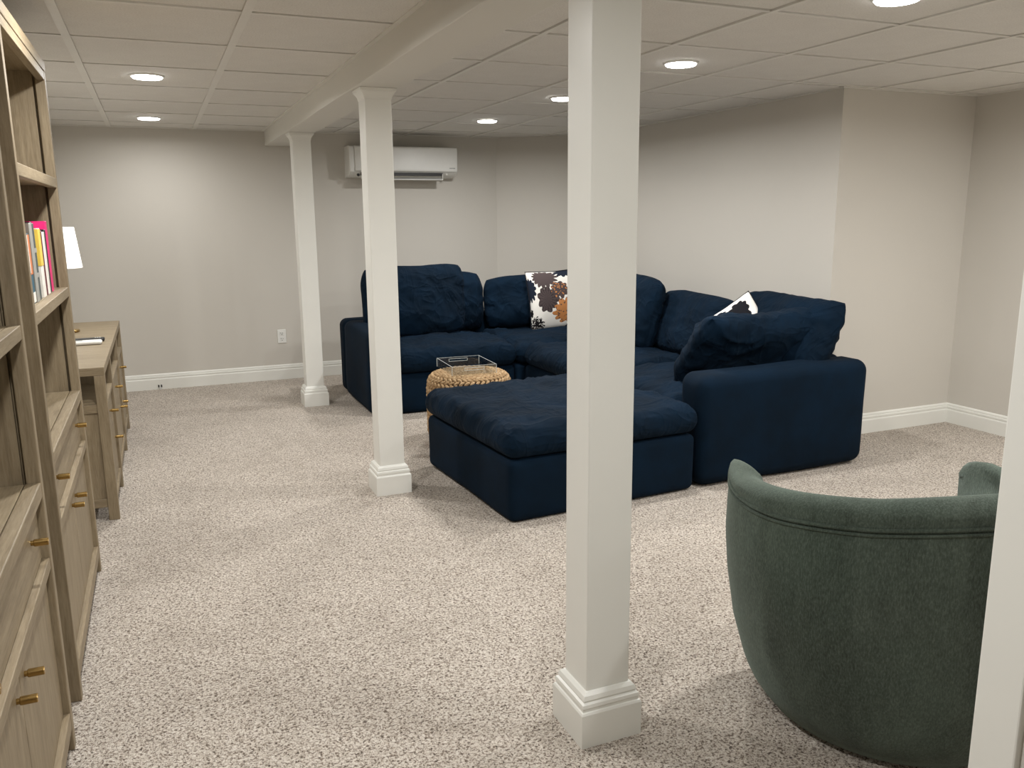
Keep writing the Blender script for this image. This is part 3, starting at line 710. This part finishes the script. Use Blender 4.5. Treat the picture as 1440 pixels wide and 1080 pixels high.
tb('polished_edge', [(-hw-th, hw+th, -hd-th, -hd-th+.003, hh, hh+e), (-hw-th, hw+th, hd, hd+.003, hh, hh+e), (-hw-th, -hw-th+.003, -hd, hd, hh, hh+e), (hw, hw+.003, -hd, hd, hh, hh+e)] +
   [(sx*(hw+th)-.0012, sx*(hw+th)+.0012, sy*(hd+th)-.0012, sy*(hd+th)+.0012, 0, hh) for sx in (-1, 1) for sy in (-1, 1)], 'acrylic_edge')

# ------------------------------------------------------------------ green swivel armchair
GX, GY = 1.812, 1.572; FACE = .277; OPEN = 1.06       # facing azimuth from +y towards +x, half angle of the opening
ch = thing('swivel_armchair', 'green chenille barrel armchair seen from behind, by the right edge', 'armchair', (GX, GY, 0))
def gdir(th_):  # th_: angle from the facing direction, clockwise positive
    a = FACE+th_; return Vector((math.sin(a), math.cos(a), 0))
def topz(th_):
    q = (abs(th_)-OPEN)/(PI-OPEN)                    # 0 at the arm tip, 1 at the back
    return .640 - .022*math.cos(min(1, q*1.5)*PI/2)*math.copysign(1, th_) + .115*(3*q*q-2*q**3) + .014*max(0, 1-q*5)**2
def routed(z):      # outer radius with height
    pts = [(.0, .312), (.03, .340), (.07, .370), (.116, .393), (.24, .429), (.374, .450), (.484, .459), (.59, .457), (.677, .446), (.76, .430)]
    for (a, b), (c, d) in zip(pts, pts[1:]):
        if z <= c: return b+(d-b)*(z-a)/(c-a)
    return pts[-1][1]
NT_, NZ_ = 72, 22
ths = [OPEN+(2*PI-2*OPEN)*i/NT_ for i in range(NT_+1)]
def wrapT(t_): return t_ if t_ <= PI else t_-2*PI
def cen(z, d, R): return Vector((GX, GY, z)) + d*R
# shell: closed cross-section swept round the back (outer skin, rolled rim, inner skin)
def section(th_, k0=0, tipscale=1.0):
    d = gdir(th_); zt = topz(th_); sec = []
    q_ = min(1, (abs(th_)-OPEN)/(PI-OPEN)*2.2); q_ = q_*q_*(3-2*q_); zb = zt - .030 - .034*q_
    for i in range(NZ_+1): z = .022 + (zb-.022)*i/NZ_; sec.append((routed(z), z))
    ro = routed(zb); rc = .041 + .007*q_
    for i in range(1, 10):
        a = PI*i/10; sec.append((ro+.004 - rc + rc*math.cos(a)*1.0 + (.004 if i in (1,2) else 0), zb+.006 + (.028+.030*q_)*math.sin(a)))
    ri = ro-2*rc+.004
    for i in range(0, 8): z = zb - (zb-.30)*i/7; sec.append((ri - .05*(i/7)**1.5*.6, z))
    sec.append((.20, .29)); sec.append((.20, .022))
    qx = (abs(th_)-OPEN)/(PI-OPEN); dl = .34*max(0, 1-qx*4)*math.copysign(1, th_)   # inner edge of the arm stops short of the outer edge
    return [cen(z, gdir(th_ + (dl*max(0, min(1, (ro-r_)/(2*rc))) if z > .25 else 0)), r_) for r_, z in sec]
bm = BM(); rs = [section(wrapT(t_)) for t_ in ths]
# rounded tips: squeeze extra sections beyond both ends
def tip(t_, sgn):
    out = []
    for j, (da, sq) in enumerate(((.035, .97), (.065, .88), (.085, .70), (.095, .42))):
        s = section(t_); d = gdir(t_); side = Vector((d.y, -d.x, 0))
        sec = section(t_); m_ = Vector((0, 0, 0))
        for p in sec: m_ += p
        m_ /= len(sec)
        new = []
        for p in sec:
            rvec = (p-Vector((GX, GY, p.z))); r_ = rvec.length; rc_ = routed(max(.03, min(.7, p.z)))-.05
            r2 = rc_ + (r_-rc_)*sq if p.z > .30 else r_*1.0 + (0)
            zt = topz(t_); z2 = p.z if p.z < zt-.12 else (zt-.12)+(p.z-(zt-.12))*(.4+.6*sq)
            a2 = da*.47/max(.25, rc_)
            az = math.atan2(rvec.x, rvec.y)-sgn*a2; new.append(cen(z2, Vector((math.sin(az), math.cos(az), 0)), r2))
        out.append(new)
    return out
lead = tip(OPEN, 1)[::-1]; tail = tip(-OPEN, -1)
rings(bm, lead + rs + tail)
sh = obj('shell', bm, M['green'], ch, True)
def qq(th_):
    q_ = min(1, (abs(th_)-OPEN)/(PI-OPEN)*2.2); return q_*q_*(3-2*q_)
# welt piping under the rolled rim and round the tips
pts = []
for t_ in ths:
    t2 = wrapT(t_); z = topz(t2)-.027-.033*qq(t2); pts.append(cen(z, gdir(t2), routed(z)+.004))
bm = BM(); tube(bm, pts, .0048, 7); obj('welt', bm, M['green'], ch, True)['label'] = 'corded seam under the rolled top edge'
pts = [cen(topz(wrapT(t_))-.043-.030*qq(wrapT(t_)), gdir(wrapT(t_)), routed(topz(wrapT(t_))-.045-.03*qq(wrapT(t_)))+.0025) for t_ in ths]
bm = BM(); tube(bm, pts, .0035, 6); obj('welt', bm, M['green'], ch, True)
bm = BM(); lathe(bm, [(.02, .20), (.30, .20), (.335, .23), (.335, .29), (.30, .315), (.02, .325)], GX, GY, 48); obj('seat_cushion', bm, M['green'], ch, True)
bm = BM(); lathe(bm, [(.02, .30), (.345, .31), (.37, .34), (.37, .40), (.34, .435), (.02, .445)], GX, GY, 48); bmesh.ops.scale(bm, vec=(.88, .88, 1), verts=bm.verts, space=Matrix.Translation((-GX, -GY, 0))); obj('seat_cushion', bm, M['green'], ch, True)
bm = BM(); lathe(bm, [(.02, 0), (.285, 0), (.29, .004), (.29, .03), (.02, .03)], GX, GY, 48); obj('swivel_base', bm, M['black'], ch)
